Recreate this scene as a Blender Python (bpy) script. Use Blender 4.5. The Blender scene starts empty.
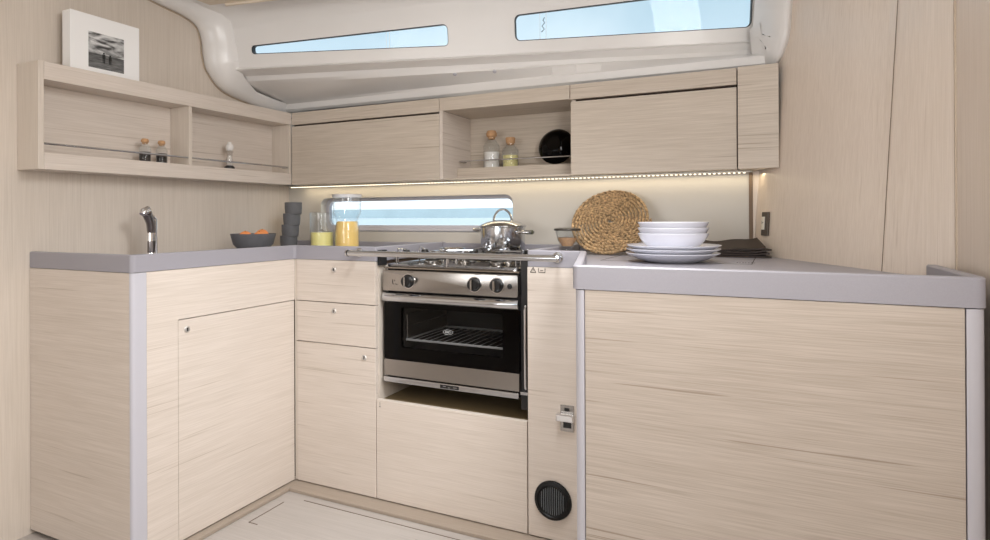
import bpy, bmesh, math, random
from mathutils import Vector, Matrix
C = bpy.context.scene.collection
PI = math.pi
R = math.radians
random.seed(7)
H = 1.036

# ------------------------------------------------------------------ camera
cd = bpy.data.cameras.new('camera')
cam = bpy.data.objects.new('camera', cd); C.objects.link(cam)
M = ((0.90485107, 0.42570395, -0.00450714),)
def cam_axes():
    th, pit, rol = .439769460, -.00201492591, -.00450715220
    c, s = math.cos(th), math.sin(th)
    B = Matrix(((c, 0, -s), (s, 0, c), (0, -1, 0)))
    a, b = math.cos(pit), math.sin(pit); Rx = Matrix(((1, 0, 0), (0, a, -b), (0, b, a)))
    a, b = math.cos(rol), math.sin(rol); Rz = Matrix(((a, -b, 0), (b, a, 0), (0, 0, 1)))
    return (Rz @ Rx) @ B.transposed()
A = cam_axes()
rx, dn, fw = Vector(A[0]), Vector(A[1]), Vector(A[2])
m = Matrix((rx, -dn, -fw)).transposed().to_4x4()
m.translation = Vector((0, 0, H))
cam.matrix_world = m
cd.sensor_width = 36; cd.lens = 602.4888 / 990 * 36
cd.shift_y = -(270 - 216.0994) / 990
cd.clip_start = .02; cd.clip_end = 9000
bpy.context.scene.camera = cam

# ------------------------------------------------------------------ world, lights, exposure
sc = bpy.context.scene
sc.view_settings.view_transform = 'Standard'
sc.view_settings.look = 'None'
sc.view_settings.gamma = 1
sc.view_settings.use_curve_mapping = False
sc.view_settings.exposure = 0.0

def srgb(r, g, b):
    f = lambda c: (c / 255 / 12.92) if c / 255 <= .04045 else ((c / 255 + .055) / 1.055) ** 2.4
    return (f(r), f(g), f(b), 1)

w = bpy.data.worlds.new('sky'); sc.world = w; w.use_nodes = True
nt = w.node_tree; nt.nodes.clear()
wo = nt.nodes.new('ShaderNodeOutputWorld'); bg = nt.nodes.new('ShaderNodeBackground')
tc = nt.nodes.new('ShaderNodeTexCoord'); sx = nt.nodes.new('ShaderNodeSeparateXYZ')
cr = nt.nodes.new('ShaderNodeValToRGB')
cr.color_ramp.elements[0].position = 0.0; cr.color_ramp.elements[0].color = srgb(240, 247, 252)
cr.color_ramp.elements[1].position = .75; cr.color_ramp.elements[1].color = srgb(205, 214, 222)
e = cr.color_ramp.elements.new(.16); e.color = srgb(190, 206, 216)
e = cr.color_ramp.elements.new(.33); e.color = srgb(160, 182, 194)
nz = nt.nodes.new('ShaderNodeTexNoise'); nz.inputs['Scale'].default_value = 3; nz.inputs['Detail'].default_value = 4
mx = nt.nodes.new('ShaderNodeMixRGB'); mx.inputs[2].default_value = (1, 1, 1, 1)
mr = nt.nodes.new('ShaderNodeMapRange'); mr.inputs[1].default_value = .5; mr.inputs[2].default_value = .8; mr.inputs[4].default_value = .35
nt.links.new(tc.outputs['Generated'], sx.inputs[0]); nt.links.new(sx.outputs[2], cr.inputs[0])
nt.links.new(tc.outputs['Generated'], nz.inputs[0]); nt.links.new(nz.outputs[0], mr.inputs[0])
nt.links.new(cr.outputs[0], mx.inputs[1]); nt.links.new(mr.outputs[0], mx.inputs[0])
nt.links.new(mx.outputs[0], bg.inputs[0]); bg.inputs[1].default_value = 1.7
nt.links.new(bg.outputs[0], wo.inputs[0])

def area(name, loc, target, sxy, power, col, spread=180):
    l = bpy.data.lights.new(name, 'AREA'); l.shape = 'RECTANGLE'; l.size, l.size_y = sxy
    l.energy = power; l.color = col; l.spread = R(spread)
    o = bpy.data.objects.new(name, l); C.objects.link(o); o.location = loc
    o.rotation_euler = (Vector(target) - Vector(loc)).to_track_quat('-Z', 'Y').to_euler()
    return o
area('hatch_daylight', (-.55, 1.25, 1.98), (-.9, 1.3, 0), (.5, .4), 7.5, (.94, .97, 1), 100)
area('side_fill', (.12, 1.02, 1.84), (-1.7, 1.4, .55), (.4, .4), 4.7, (.95, .975, 1), 90)  # added fill lamp floating below the ceiling, aimed at the left run
area('right_fill', (.29, .42, 1.4), (-2.0, 1.3, .8), (.5, .7), 16.5, (1, .99, .97))  # added fill lamp before the closed right wall, brightens the left fronts
area('aft_fill', (-1.35, -1.6, 1.1), (-.3, 2.0, 1.7), (1.2, .8), 16.5, (1, .99, .98))  # added unseen fill near the aft wall, aimed up at liner and uppers

# ------------------------------------------------------------------ materials
def mat(name, col, rough=.5, metal=0, spec=.5, coat=0, noise=None, bump=0):
    m = bpy.data.materials.new(name); m.use_nodes = True
    n = m.node_tree.nodes; l = m.node_tree.links; b = n['Principled BSDF']
    b.inputs['Base Color'].default_value = col; b.inputs['Roughness'].default_value = rough
    b.inputs['Metallic'].default_value = metal; b.inputs['Specular IOR Level'].default_value = spec
    b.inputs['Coat Weight'].default_value = coat
    if noise:
        sc_, amt = noise
        g = n.new('ShaderNodeNewGeometry'); t = n.new('ShaderNodeTexNoise'); t.inputs['Scale'].default_value = sc_
        t.inputs['Detail'].default_value = 5
        hs = n.new('ShaderNodeHueSaturation'); hs.inputs['Color'].default_value = col
        mp = n.new('ShaderNodeMapRange'); mp.inputs[1].default_value = .3; mp.inputs[2].default_value = .7
        mp.inputs[3].default_value = 1 - amt; mp.inputs[4].default_value = 1 + amt
        l.new(g.outputs['Position'], t.inputs['Vector']); l.new(t.outputs[0], mp.inputs[0])
        l.new(mp.outputs[0], hs.inputs['Value']); l.new(hs.outputs[0], b.inputs['Base Color'])
        if bump:
            bp = n.new('ShaderNodeBump'); bp.inputs['Strength'].default_value = bump; bp.inputs['Distance'].default_value = .002
            l.new(t.outputs[0], bp.inputs['Height']); l.new(bp.outputs[0], b.inputs['Normal'])
    return m

def wood(name, grain, light, dark, lines=.55, rough=.38, seed=0.0, fa=.26, ma=.13):
    """pale limed oak veneer; the grain runs along the world axis `grain`"""
    m = bpy.data.materials.new(name); m.use_nodes = True
    n = m.node_tree.nodes; l = m.node_tree.links; b = n['Principled BSDF']
    g = n.new('ShaderNodeNewGeometry')
    def noise(along, across, detail, off, dist=0.0):
        mp = n.new('ShaderNodeMapping')
        s = [across] * 3; s['XYZ'.index(grain)] = along
        mp.inputs['Scale'].default_value = s; mp.inputs['Location'].default_value = (off, off * 1.7, off * .6)
        t = n.new('ShaderNodeTexNoise'); t.inputs['Scale'].default_value = 1
        t.inputs['Detail'].default_value = detail; t.inputs['Distortion'].default_value = dist
        l.new(g.outputs['Position'], mp.inputs[0]); l.new(mp.outputs[0], t.inputs[0])
        return t.outputs[0]
    fine = noise(7, 420, 3, seed + 3)
    mid = noise(2.2, 90, 5, seed + 11, .3)
    dk = noise(1.7, 130, 2, seed + 29, .15)
    blotch = noise(1.2, 5, 2, seed + 41)
    def rng(x, a, b_, c, d):
        r = n.new('ShaderNodeMapRange'); r.inputs[1].default_value = a; r.inputs[2].default_value = b_
        r.inputs[3].default_value = c; r.inputs[4].default_value = d; l.new(x, r.inputs[0]); return r.outputs[0]
    def math_(op, a, b_):
        k = n.new('ShaderNodeMath'); k.operation = op
        for i, v in enumerate((a, b_)):
            if isinstance(v, (int, float)): k.inputs[i].default_value = v
            else: l.new(v, k.inputs[i])
        return k.outputs[0]
    f = math_('ADD', rng(fine, .38, .62, .03, .03 + fa), rng(mid, .35, .65, .02, .02 + ma))
    f = math_('ADD', f, rng(blotch, .3, .7, 0, .14))
    f = math_('ADD', f, rng(dk, .655, .71, 0, lines))
    mix = n.new('ShaderNodeMixRGB'); mix.inputs[1].default_value = light; mix.inputs[2].default_value = dark
    l.new(f, mix.inputs[0]); l.new(mix.outputs[0], b.inputs['Base Color'])
    b.inputs['Roughness'].default_value = rough; b.inputs['Specular IOR Level'].default_value = .4
    bp = n.new('ShaderNodeBump'); bp.inputs['Strength'].default_value = .15; bp.inputs['Distance'].default_value = .0006
    bp.invert = True
    l.new(f, bp.inputs['Height']); l.new(bp.outputs[0], b.inputs['Normal'])
    return m

WL, WD = srgb(224, 213, 203), srgb(188, 174, 160)
wood_x = wood('oak_along_x', 'X', WL, WD)
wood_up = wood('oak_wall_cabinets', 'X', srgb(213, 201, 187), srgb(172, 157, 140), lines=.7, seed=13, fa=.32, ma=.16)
wood_y = wood('oak_along_y', 'Y', WL, WD)
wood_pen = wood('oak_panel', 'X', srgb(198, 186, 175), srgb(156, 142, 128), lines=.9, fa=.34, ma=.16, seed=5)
wood_z = wood('oak_upright', 'Z', srgb(220, 209, 197), srgb(192, 179, 165), lines=.2, rough=.33, seed=9)
wood_zr = wood('oak_bulkhead', 'Z', srgb(236, 222, 208), srgb(208, 191, 174), lines=.3, rough=.3, seed=19)
wood_floor = wood('washed_floor_boards', 'X', srgb(186, 179, 173), srgb(156, 147, 140), lines=.3, rough=.45, seed=31)
wood_margin = wood('floor_margin_board', 'X', srgb(170, 156, 142), srgb(142, 128, 114), lines=.2, seed=37)
grey_top = mat('grey_worktop', srgb(155, 152, 159), .38, noise=(500, .03))
white_trim = mat('white_trim', srgb(192, 190, 197), .4)
gel = mat('gelcoat', srgb(232, 229, 226), .32, coat=.1, noise=(3, .015))
cream = mat('cream_backsplash', srgb(198, 192, 183), .3)
steel = mat('polished_steel', srgb(204, 206, 210), .14, 1)
chrome = mat('chrome', srgb(232, 232, 234), .06, 1)
brushed = mat('brushed_steel', srgb(168, 164, 160), .24, 1)
tray = mat('hob_steel', srgb(178, 170, 160), .2, 1)
black = mat('black_plastic', srgb(24, 23, 24), .35)
black_gloss = mat('black_enamel', srgb(4, 3, 3), .07, spec=.15)
black_matt = mat('black_rubber', srgb(16, 15, 16), .7)
void = mat('dark_cavity', srgb(40, 36, 34), .6)
darkgrey = mat('charcoal_stoneware', srgb(98, 98, 101), .6, noise=(60, .06))
white_china = mat('white_china', srgb(226, 226, 234), .15, coat=.3)
juice_y = mat('lemon_juice', srgb(255, 242, 160), .3)
juice_o = mat('orange_juice', srgb(255, 216, 130), .3)
orange = mat('orange_peel', srgb(240, 150, 88), .45, noise=(90, .08), bump=.3)
cork = mat('cork', srgb(190, 148, 108), .8, noise=(200, .2))
wickers = mat('woven_fibre', srgb(172, 142, 104), .75, noise=(110, .75), bump=.4)
napkin = mat('brown_placemat', srgb(44, 31, 25), .6, noise=(300, .2))
frame_white = mat('white_lacquer', srgb(246, 245, 244), .35)
pepper = mat('dark_spice', srgb(38, 30, 26), .8, noise=(400, .5))
salt = mat('white_salt', srgb(236, 230, 224), .8, noise=(400, .1))
pasta = mat('pale_pasta', srgb(226, 214, 150), .6, noise=(150, .25), bump=.5)
ink = mat('print_ink', srgb(52, 46, 42), .7)
ivory = mat('ivory_switch', srgb(232, 226, 214), .4)
bronze = mat('dark_socket', srgb(78, 68, 58), .4)
logo_white = mat('logo_white', srgb(205, 205, 205), .5)
rail_white = mat('painted_rail', srgb(235, 238, 240), .3)
groove = mat('panel_joint', srgb(120, 100, 82), .7)
gasket = mat('window_gasket', srgb(20, 22, 26), .5)
bead = mat('moulding_bead', srgb(180, 162, 142), .5)

def glass_mat(name, tint=(1, 1, 1, 1), gloss=1.0):
    m = bpy.data.materials.new(name); m.use_nodes = True
    n = m.node_tree.nodes; l = m.node_tree.links; n.clear()
    o = n.new('ShaderNodeOutputMaterial'); t = n.new('ShaderNodeBsdfTransparent'); g = n.new('ShaderNodeBsdfGlossy')
    lw = n.new('ShaderNodeLayerWeight'); pw_ = n.new('ShaderNodeMath'); pw_.operation = 'POWER'; pw_.inputs[1].default_value = 4
    f = n.new('ShaderNodeMath'); f.operation = 'MULTIPLY_ADD'; f.inputs[1].default_value = .7; f.inputs[2].default_value = .035
    lw.inputs[0].default_value = .5; l.new(lw.outputs['Facing'], pw_.inputs[0]); l.new(pw_.outputs[0], f.inputs[0]); mxs = n.new('ShaderNodeMixShader')
    t.inputs[0].default_value = tint; g.inputs['Roughness'].default_value = .02; g.inputs[0].default_value = (gloss, gloss, gloss, 1)
    l.new(f.outputs[0], mxs.inputs[0]); l.new(t.outputs[0], mxs.inputs[1]); l.new(g.outputs[0], mxs.inputs[2]); l.new(mxs.outputs[0], o.inputs[0])
    return m
pane_glass = glass_mat('window_glass', (.97, .99, 1, 1), .18)
ware_glass = glass_mat('clear_glassware', (.975, .985, .99, 1), .8)
oven_glass = glass_mat('smoked_oven_glass', (.8, .8, .8, 1), .3)

def emis(name, col, s):
    m = bpy.data.materials.new(name); m.use_nodes = True
    b = m.node_tree.nodes['Principled BSDF']; b.inputs['Base Color'].default_value = col
    b.inputs['Emission Color'].default_value = col; b.inputs['Emission Strength'].default_value = s
    return m
led_mat = emis('led_glow', (1, .88, .66, 1), 2.2)

# ------------------------------------------------------------------ helpers
def world_off(p):
    v = Vector((0, 0, 0))
    while p: v += p.location; p = p.parent
    return v
def obj(name, bm, m, parent=None, smooth=False, base=None, angle=40):
    """link bm (in world coordinates) as ONE mesh object; base = its origin when top-level"""
    off = world_off(parent) if parent else Vector(base or (0, 0, 0))
    bmesh.ops.translate(bm, verts=bm.verts, vec=-off)
    bmesh.ops.recalc_face_normals(bm, faces=bm.faces)
    me = bpy.data.meshes.new(name); 
    if smooth:
        for f in bm.faces: f.smooth = True
        for e in bm.edges:
            if len(e.link_faces) == 2 and e.calc_face_angle(0) > R(angle): e.smooth = False
    bm.to_mesh(me); bm.free()
    o = bpy.data.objects.new(name, me); C.objects.link(o)
    me.materials.append(m)
    if parent: o.parent = parent
    else: o.location = off
    return o
def tag(o, label, cat, group=None, kind=None):
    o['label'] = label; o['category'] = cat
    if group: o['group'] = group
    if kind: o['kind'] = kind
    return o
def thing(name, label, cat, loc, group=None):
    o = bpy.data.objects.new(name, None); C.objects.link(o); o.location = loc; o.empty_display_size = .05
    return tag(o, label, cat, group)
def struct(name, bm, m, parent=None, smooth=False, angle=40):
    o = obj(name, bm, m, parent, smooth, angle=angle)
    if not parent: o['kind'] = 'structure'
    return o
def clone(root, loc, label):
    r = root.copy(); C.objects.link(r); r.location = loc; r['label'] = label
    for ch in list(root.children):
        c = ch.copy(); C.objects.link(c); c.parent = r
        for g in ch.children:
            d = g.copy(); C.objects.link(d); d.parent = c
    return r
def merge(bm, other):
    me = bpy.data.meshes.new('tmp'); other.to_mesh(me); bm.from_mesh(me); other.free(); bpy.data.meshes.remove(me); return bm
def add_box(bm, x0, x1, y0, y1, z0, z1, bev=0.0, seg=2):
    b = bmesh.new(); bmesh.ops.create_cube(b, size=1)
    for v in b.verts: v.co = Vector(((x0 + x1) / 2 + v.co.x * (x1 - x0), (y0 + y1) / 2 + v.co.y * (y1 - y0), (z0 + z1) / 2 + v.co.z * (z1 - z0)))
    if bev: bmesh.ops.bevel(b, geom=b.edges, offset=bev, segments=seg, affect='EDGES', profile=.5)
    return merge(bm, b)
def bx(*a, **k): return add_box(bmesh.new(), *a, **k)
def add_prism(bm, pts, lo, hi, bev=0, axis='Z'):
    """polygon pts (2D) extruded along axis lo..hi"""
    b = bmesh.new()
    def P(p, t): return {'Z': (p[0], p[1], t), 'Y': (p[0], t, p[1]), 'X': (t, p[0], p[1])}[axis]
    vs = [b.verts.new(P(p, lo)) for p in pts]; f = b.faces.new(vs)
    r = bmesh.ops.extrude_face_region(b, geom=[f])
    d = Vector(P((0, 0), hi)) - Vector(P((0, 0), lo))
    bmesh.ops.translate(b, verts=[v for v in r['geom'] if isinstance(v, bmesh.types.BMVert)], vec=d)
    bmesh.ops.recalc_face_normals(b, faces=b.faces)
    if bev: bmesh.ops.bevel(b, geom=b.edges, offset=bev, segments=2, affect='EDGES', profile=.5)
    return merge(bm, b)
def prism(*a, **k): return add_prism(bmesh.new(), *a, **k)
def add_lathe(bm, prof, seg=40, org=(0, 0, 0), axis=(0, 0, 1)):
    """profile of (radius, height) turned about `axis` through org"""
    b = bmesh.new(); rings = []
    for r, z in prof:
        if r < 1e-6: rings.append([b.verts.new((0, 0, z))])
        else: rings.append([b.verts.new((r * math.cos(2 * PI * i / seg), r * math.sin(2 * PI * i / seg), z)) for i in range(seg)])
    for a, c in zip(rings, rings[1:]):
        for i in range(seg):
            j = (i + 1) % seg
            if len(a) == 1 and len(c) == 1: break
            if len(a) == 1: b.faces.new((a[0], c[j], c[i]))
            elif len(c) == 1: b.faces.new((a[i], a[j], c[0]))
            else: b.faces.new((a[i], a[j], c[j], c[i]))
    q = Vector((0, 0, 1)).rotation_difference(Vector(axis)).to_matrix().to_4x4()
    bmesh.ops.transform(b, matrix=Matrix.Translation(Vector(org)) @ q, verts=b.verts)
    return merge(bm, b)
def lathe(*a, **k): return add_lathe(bmesh.new(), *a, **k)
def add_tube(bm, pts, r, seg=10, closed=False, rr=None):
    b = bmesh.new(); pts = [Vector(p) for p in pts]; n = len(pts); rings = []; prev = None
    for i, p in enumerate(pts):
        if closed: t = pts[(i + 1) % n] - pts[i - 1]
        else: t = pts[min(i + 1, n - 1)] - pts[max(i - 1, 0)]
        t.normalize()
        if prev is None:
            u = t.orthogonal().normalized()
        else:
            u = (prev - t * prev.dot(t)).normalized()
        prev = u; v = t.cross(u); ri = rr[i] if rr else r
        rings.append([b.verts.new(p + (u * math.cos(2 * PI * k / seg) + v * math.sin(2 * PI * k / seg)) * ri) for k in range(seg)])
    rng = range(n if closed else n - 1)
    for i in rng:
        a, c = rings[i], rings[(i + 1) % n]
        off = 0
        if closed and i == n - 1:
            off = min(range(seg), key=lambda o: (a[0].co - c[o].co).length)
        for k in range(seg): b.faces.new((a[k], a[(k + 1) % seg], c[(k + 1 + off) % seg], c[(k + off) % seg]))
    if not closed: b.faces.new(rings[0]); b.faces.new(rings[-1][::-1])
    return merge(bm, b)
def tube(*a, **k): return add_tube(bmesh.new(), *a, **k)
def round_poly(pts, rad, seg=6):
    """2D polygon with rounded corners; rad scalar or list"""
    out = []; n = len(pts)
    for i, p in enumerate(pts):
        r = rad[i] if isinstance(rad, (list, tuple)) else rad
        p = Vector(p); a = (Vector(pts[i - 1]) - p); c = (Vector(pts[(i + 1) % n]) - p)
        if r <= 0: out.append(tuple(p)); continue
        ang = a.angle(c); d = min(r / math.tan(ang / 2), a.length * .49, c.length * .49); r = d * math.tan(ang / 2)
        a.normalize(); c.normalize(); ctr = p + (a + c).normalized() * (r / math.sin(ang / 2))
        s = p + a * d - ctr; t = p + c * d - ctr; sw = s.angle_signed(t)
        for k in range(seg + 1):
            q = -sw * k / seg; out.append(tuple(ctr + Vector((s.x * math.cos(q) - s.y * math.sin(q), s.x * math.sin(q) + s.y * math.cos(q)))))
    return out
def plate(outer, holes, thick, o, u, v, bm=None):
    """flat board with holes: 2D loops in the plane (o, u, v), extruded by thick along u x v"""
    b = bmesh.new(); o, u, v = Vector(o), Vector(u), Vector(v); edges = []
    for lp in [outer] + holes:
        vs = [b.verts.new(o + u * p[0] + v * p[1]) for p in lp]
        edges += [b.edges.new((vs[i], vs[(i + 1) % len(vs)])) for i in range(len(vs))]
    nn = u.cross(v).normalized()
    bmesh.ops.triangle_fill(b, use_beauty=True, use_dissolve=False, edges=edges, normal=nn)
    r = bmesh.ops.extrude_face_region(b, geom=list(b.faces))
    bmesh.ops.translate(b, verts=[x for x in r['geom'] if isinstance(x, bmesh.types.BMVert)], vec=nn * thick)
    return merge(bm, b) if bm else b
def ribbon(pts, t, z0, z1, bm=None, bev=.003):
    """upright strip along pts (XY), thickness t to the LEFT of the path"""
    b = bmesh.new(); P = [Vector(p) for p in pts]; n = len(P); secs = []
    for i in range(n):
        d0 = (P[i] - P[i - 1]).normalized() if i else (P[1] - P[0]).normalized()
        d1 = (P[i + 1] - P[i]).normalized() if i < n - 1 else d0
        n0, n1 = Vector((-d0.y, d0.x)), Vector((-d1.y, d1.x)); k = (n0 + n1).normalized(); k = k / max(.3, k.dot(n0))
        o0, o1 = P[i], P[i] + k * t
        e = bev
        q0, q1 = P[i] + k * e, P[i] + k * (t - e)
        secs.append([b.verts.new((o0.x, o0.y, z0)), b.verts.new((o0.x, o0.y, z1 - e)), b.verts.new((q0.x, q0.y, z1)),
                     b.verts.new((q1.x, q1.y, z1)), b.verts.new((o1.x, o1.y, z1 - e)), b.verts.new((o1.x, o1.y, z0))])
    for a, c in zip(secs, secs[1:]):
        for k in range(6): b.faces.new((a[k], a[(k + 1) % 6], c[(k + 1) % 6], c[k]))
    b.faces.new(secs[0]); b.faces.new(secs[-1][::-1])
    return merge(bm, b) if bm else b
def grid(rows, bm=None):
    b = bmesh.new(); V = [[b.verts.new(p) for p in r] for r in rows]
    for a, c in zip(V, V[1:]):
        for i in range(len(a) - 1): b.faces.new((a[i], a[i + 1], c[i + 1], c[i]))
    return merge(bm, b) if bm else b
def catmull(P, n=6):
    P = [Vector(p) for p in P]; Q = [P[0] * 2 - P[1]] + P + [P[-1] * 2 - P[-2]]; out = []
    for i in range(1, len(Q) - 2):
        a, b_, c, d = Q[i - 1:i + 3]
        for k in range(n):
            t = k / n
            out.append(.5 * ((2 * b_) + (c - a) * t + (2 * a - 5 * b_ + 4 * c - d) * t * t + (3 * b_ - a - 3 * c + d) * t ** 3))
    out.append(P[-1]); return out
def text(name, body, size, loc, rot, m, parent, ext=.0004):
    cu = bpy.data.curves.new(name, 'FONT'); cu.body = body; cu.size = size; cu.extrude = ext
    cu.align_x = 'CENTER'; cu.align_y = 'CENTER'
    tmp = bpy.data.objects.new(name, cu); C.objects.link(tmp)
    dg = bpy.context.evaluated_depsgraph_get(); me = bpy.data.meshes.new_from_object(tmp.evaluated_get(dg))
    bpy.data.objects.remove(tmp)
    o = bpy.data.objects.new(name, me); C.objects.link(o); me.materials.clear(); me.materials.append(m)
    mt = rot.to_4x4(); me.transform(mt); me.transform(Matrix.Translation(Vector(loc) - world_off(parent)))
    o.parent = parent
    return o

# ================================================================== SETTING
XL, YB, YE, ZT = -1.715, 1.80, 1.144, .93
YW = 2.31            # backsplash wall
A0, C0 = Vector((-.078, 2.31)), Vector((.3335, 1.5335))   # right bulkhead line
wd = (C0 - A0).normalized(); wn = Vector((wd.y, -wd.x))  # points into the room (towards -x, -y)
wn = wn if wn.x < 0 else -wn

struct('floor', bx(-2.3, .5, -1.8, 1.86, -.04, 0), wood_floor)
# margin boards and the joints of the lift-out floor panel
struct('trim_1', add_box(bx(-1.6855, .45, 1.735, 1.86, 0, .012, bev=.002), -1.74, -1.685, -1.6, 1.86, 0, .012, bev=.002), wood_margin)
jb = bmesh.new()
add_box(jb, -1.58, .3, 1.700, 1.703, 0, .0012); add_box(jb, -1.64, -1.637, 1.50, 1.66, 0, .0012); add_box(jb, -1.64, -1.60, 1.50, 1.503, 0, .0012)
add_box(jb, -1.06, -.6, 1.640, 1.643, 0, .0012)
struct('trim_2', jb, mat('floor_joint', srgb(112, 98, 86), .8))

struct('wall_left', prism([(-1.8, 0), (2.6, 0), (2.6, 1.57), (2.25, 1.60), (1.95, 1.66), (1.86, 1.72), (1.84, 1.88), (1.7, 1.93), (1.2, 2.0), (-1.8, 2.06)], -2.28, -2.235, axis='X'), wood_z)
0 and struct('baseboard_left', bx(-2.235, -2.22, -1.8, 1.115, 0, .05, bev=.002), wood_margin)
# right bulkhead: skewed panel + panel running aft
D0 = Vector((.47, -1.8))
def wpt(d, off, z):  # point along the bulkhead, off = out of it; the panel leans outboard as it rises
    p = A0 + wd * d + wn * (off - (z - .9) * .0575 * max(0, min(1, (.878 - d) / .25))); return Vector((p.x, p.y, z))
rb = grid([[tuple(wpt(-.03 + .9085 * i / 30, 0, 2.3 * j / 10)) for i in range(31)] for j in range(11)])
r_ = bmesh.ops.extrude_face_region(rb, geom=list(rb.faces)); bmesh.ops.translate(rb, verts=[x for x in r_['geom'] if isinstance(x, bmesh.types.BMVert)], vec=Vector((*wn, 0)) * -.04)
struct('wall_right', rb, wood_zr)
struct('wall_right_aft', prism([tuple(C0), tuple(D0), (D0.x + .04, D0.y), (C0.x + .04, C0.y + .02)], 0, 2.3), wood_zr)
sm = bmesh.new()
p0 = wpt(.625, .0008, 0.93); p1 = wpt(.700, .0008, 1.7)
for (s0, s1, wdt) in ((.652, .684, .0018), ):
    a, b_ = wpt(s0, 0, .89), wpt(s1, 0, 1.9)
    V = [sm.verts.new(q) for q in (a + Vector((*wn, 0)) * .0008, a + Vector((*(wd * wdt), 0)) + Vector((*wn, 0)) * .0008, b_ + Vector((*(wd * wdt), 0)) + Vector((*wn, 0)) * .0008, b_ + Vector((*wn, 0)) * .0008)]
    f = sm.faces.new(V); r = bmesh.ops.extrude_face_region(sm, geom=[f]); bmesh.ops.translate(sm, verts=[x for x in r['geom'] if isinstance(x, bmesh.types.BMVert)], vec=Vector((*wn, 0)) * -.0006)
struct('trim_3', sm, groove)
sm = bmesh.new(); add_box(sm, C0.x - .0035, C0.x + .001, C0.y - .003, C0.y + .001, .0, 2.2, bev=.001)
struct('trim_4', sm, bead)
struct('wall_aft', plate([(-2.26, 0), (.5, 0), (.5, 2.3), (-2.26, 2.3)], [[(-1.0, .75), (0, .75), (0, 1.85), (-1.0, 1.85)]], .04, (0, -1.8, 0), (1, 0, 0), (0, 0, 1)), wood_z)

# backsplash wall with the port opening
port = round_poly([(-2.03, .971), (-1.004, .971), (-1.004, 1.132), (-2.03, 1.132)], .035, 7)
struct('wall_back', plate([(-2.26, .0), (-.094, .0), (-.094, 1.2), (-2.26, 1.2)], [port[::-1]], -.05, (0, YW, 0), (1, 0, 0), (0, 0, 1)), cream)
struct('trim_11', bx(-.0815, -.02, YW + .004, YW + .02, .9, 1.2), wood_zr)
struct('trim_5', bx(-.094, -.082, YW - .006, YW + .02, .9, 1.19), groove)
port_in = round_poly([(-2.012, 1.001), (-1.022, 1.001), (-1.022, 1.116), (-2.012, 1.116)], .028, 7)
pw = struct('window_3', plate(round_poly([(-2.035, .966), (-.999, .966), (-.999, 1.137), (-2.035, 1.137)], .04, 7), [port_in[::-1]], -.02, (0, YW + .04, 0), (1, 0, 0), (0, 0, 1)), white_trim)
obj('window_pane', prism(port_in, YW + .048, YW + .053, axis='Y'), pane_glass, pw)
obj('window_sill', bx(-1.98, -1.05, YW + .030, YW + .0395, .975, .984, bev=.002), white_trim, pw)

# coachroof side: planar strip with two long windows
dL = Vector((-2.14, 1.904, 1.69)); e1 = Vector((.9735, .2284, -.0092)).normalized()
up = Vector((.0565, -.200, .978)); up = (up - e1 * up.dot(e1)).normalized(); nrm = e1.cross(up)  # points outboard? checked below
if nrm.y > 0: inward = -nrm
else: inward = nrm
def W(s, h, o=0.0): return dL + e1 * s + up * h + inward * o
w1 = round_poly([(.080, .058), (.965, .046), (.965, .133), (.080, .094)], [.014, .018, .022, .016], 6)
w2 = round_poly([(1.236, .050), (2.108, .052), (2.108, .196), (1.236, .149)], .022, 6)
struct('wall_cabin_side', plate([(-.12, 0), (2.40, 0), (2.40, .30), (-.12, .17)], [w1[::-1], w2[::-1]], .03 * (1 if nrm.y > 0 else -1), dL, e1, up), gel)
def inset(lp, d):
    n = len(lp); out = []
    area_ = sum(lp[i][0] * lp[(i + 1) % n][1] - lp[(i + 1) % n][0] * lp[i][1] for i in range(n)); sg = 1 if area_ > 0 else -1
    for i in range(n):
        a, b_, c = Vector(lp[i - 1]), Vector(lp[i]), Vector(lp[(i + 1) % n])
        t = ((b_ - a).normalized() + (c - b_).normalized()).normalized(); k = Vector((-t.y, t.x)) * d * sg
        out.append(tuple(b_ + k))
    return out
sg = (1 if nrm.y > 0 else -1)
for i, lp in enumerate((w1, w2)):
    fr = struct('window_%d' % (i + 1), plate(inset(lp, -.001), [inset(lp, .003)[::-1]], .024 * sg, W(0, 0, -.004), e1, up), gasket)
    pn = plate(inset(lp, .002), [], .004 * sg, W(0, 0, -.014), e1, up)
    obj('window_pane', pn, pane_glass, fr)
# liner below and above the window strip
def lerp(a, b_, t): return tuple(a[k] + (b_[k] - a[k]) * t for k in range(3))
sL, sR = -.12, 2.36
lowL = [(-2.24, 2.30, 1.56), (-2.24, 2.262, 1.562), (-2.24, 2.25, 1.572), (-2.24, 2.245, 1.596), (-2.24, 2.225, 1.604), (-2.24, 2.00, 1.642), (-2.24, 1.965, 1.654), (-2.24, 1.945, 1.672), tuple(W(sL, -.004, .012)), tuple(W(sL, .004, 0))]
lowR = [(.06, 2.30, 1.548), (.06, 2.262, 1.548), (.06, 2.25, 1.556), (.06, 2.245, 1.582), (.06, 2.265, 1.592), (.06, 2.37, 1.616), (.06, 2.41, 1.624), (.06, 2.415, 1.640), tuple(W(2.26, -.004, .012)), tuple(W(2.26, .004, 0))]
rows = [[lerp(a, b_, k / 24) for k in range(25)] for a, b_ in zip(lowL, lowR)]
struct('trim_6', grid(rows), gel, smooth=True, angle=18)
eL, eR = W(sL, .16, 0), W(2.40, .29, 0)
upL = [tuple(eL), tuple(eL + Vector((0, -.012, .03))), tuple(eL + Vector((0, -.05, .05))), (-2.24, 1.60, 1.925), (-2.24, 1.0, 1.98), (-2.24, -1.8, 2.02)]
upR = [tuple(eR), tuple(eR + Vector((0, -.012, .03))), tuple(eR + Vector((0, -.05, .05))), (.42, 1.9, 2.05), (.42, 1.0, 2.08), (.42, -1.8, 2.12)]
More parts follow.
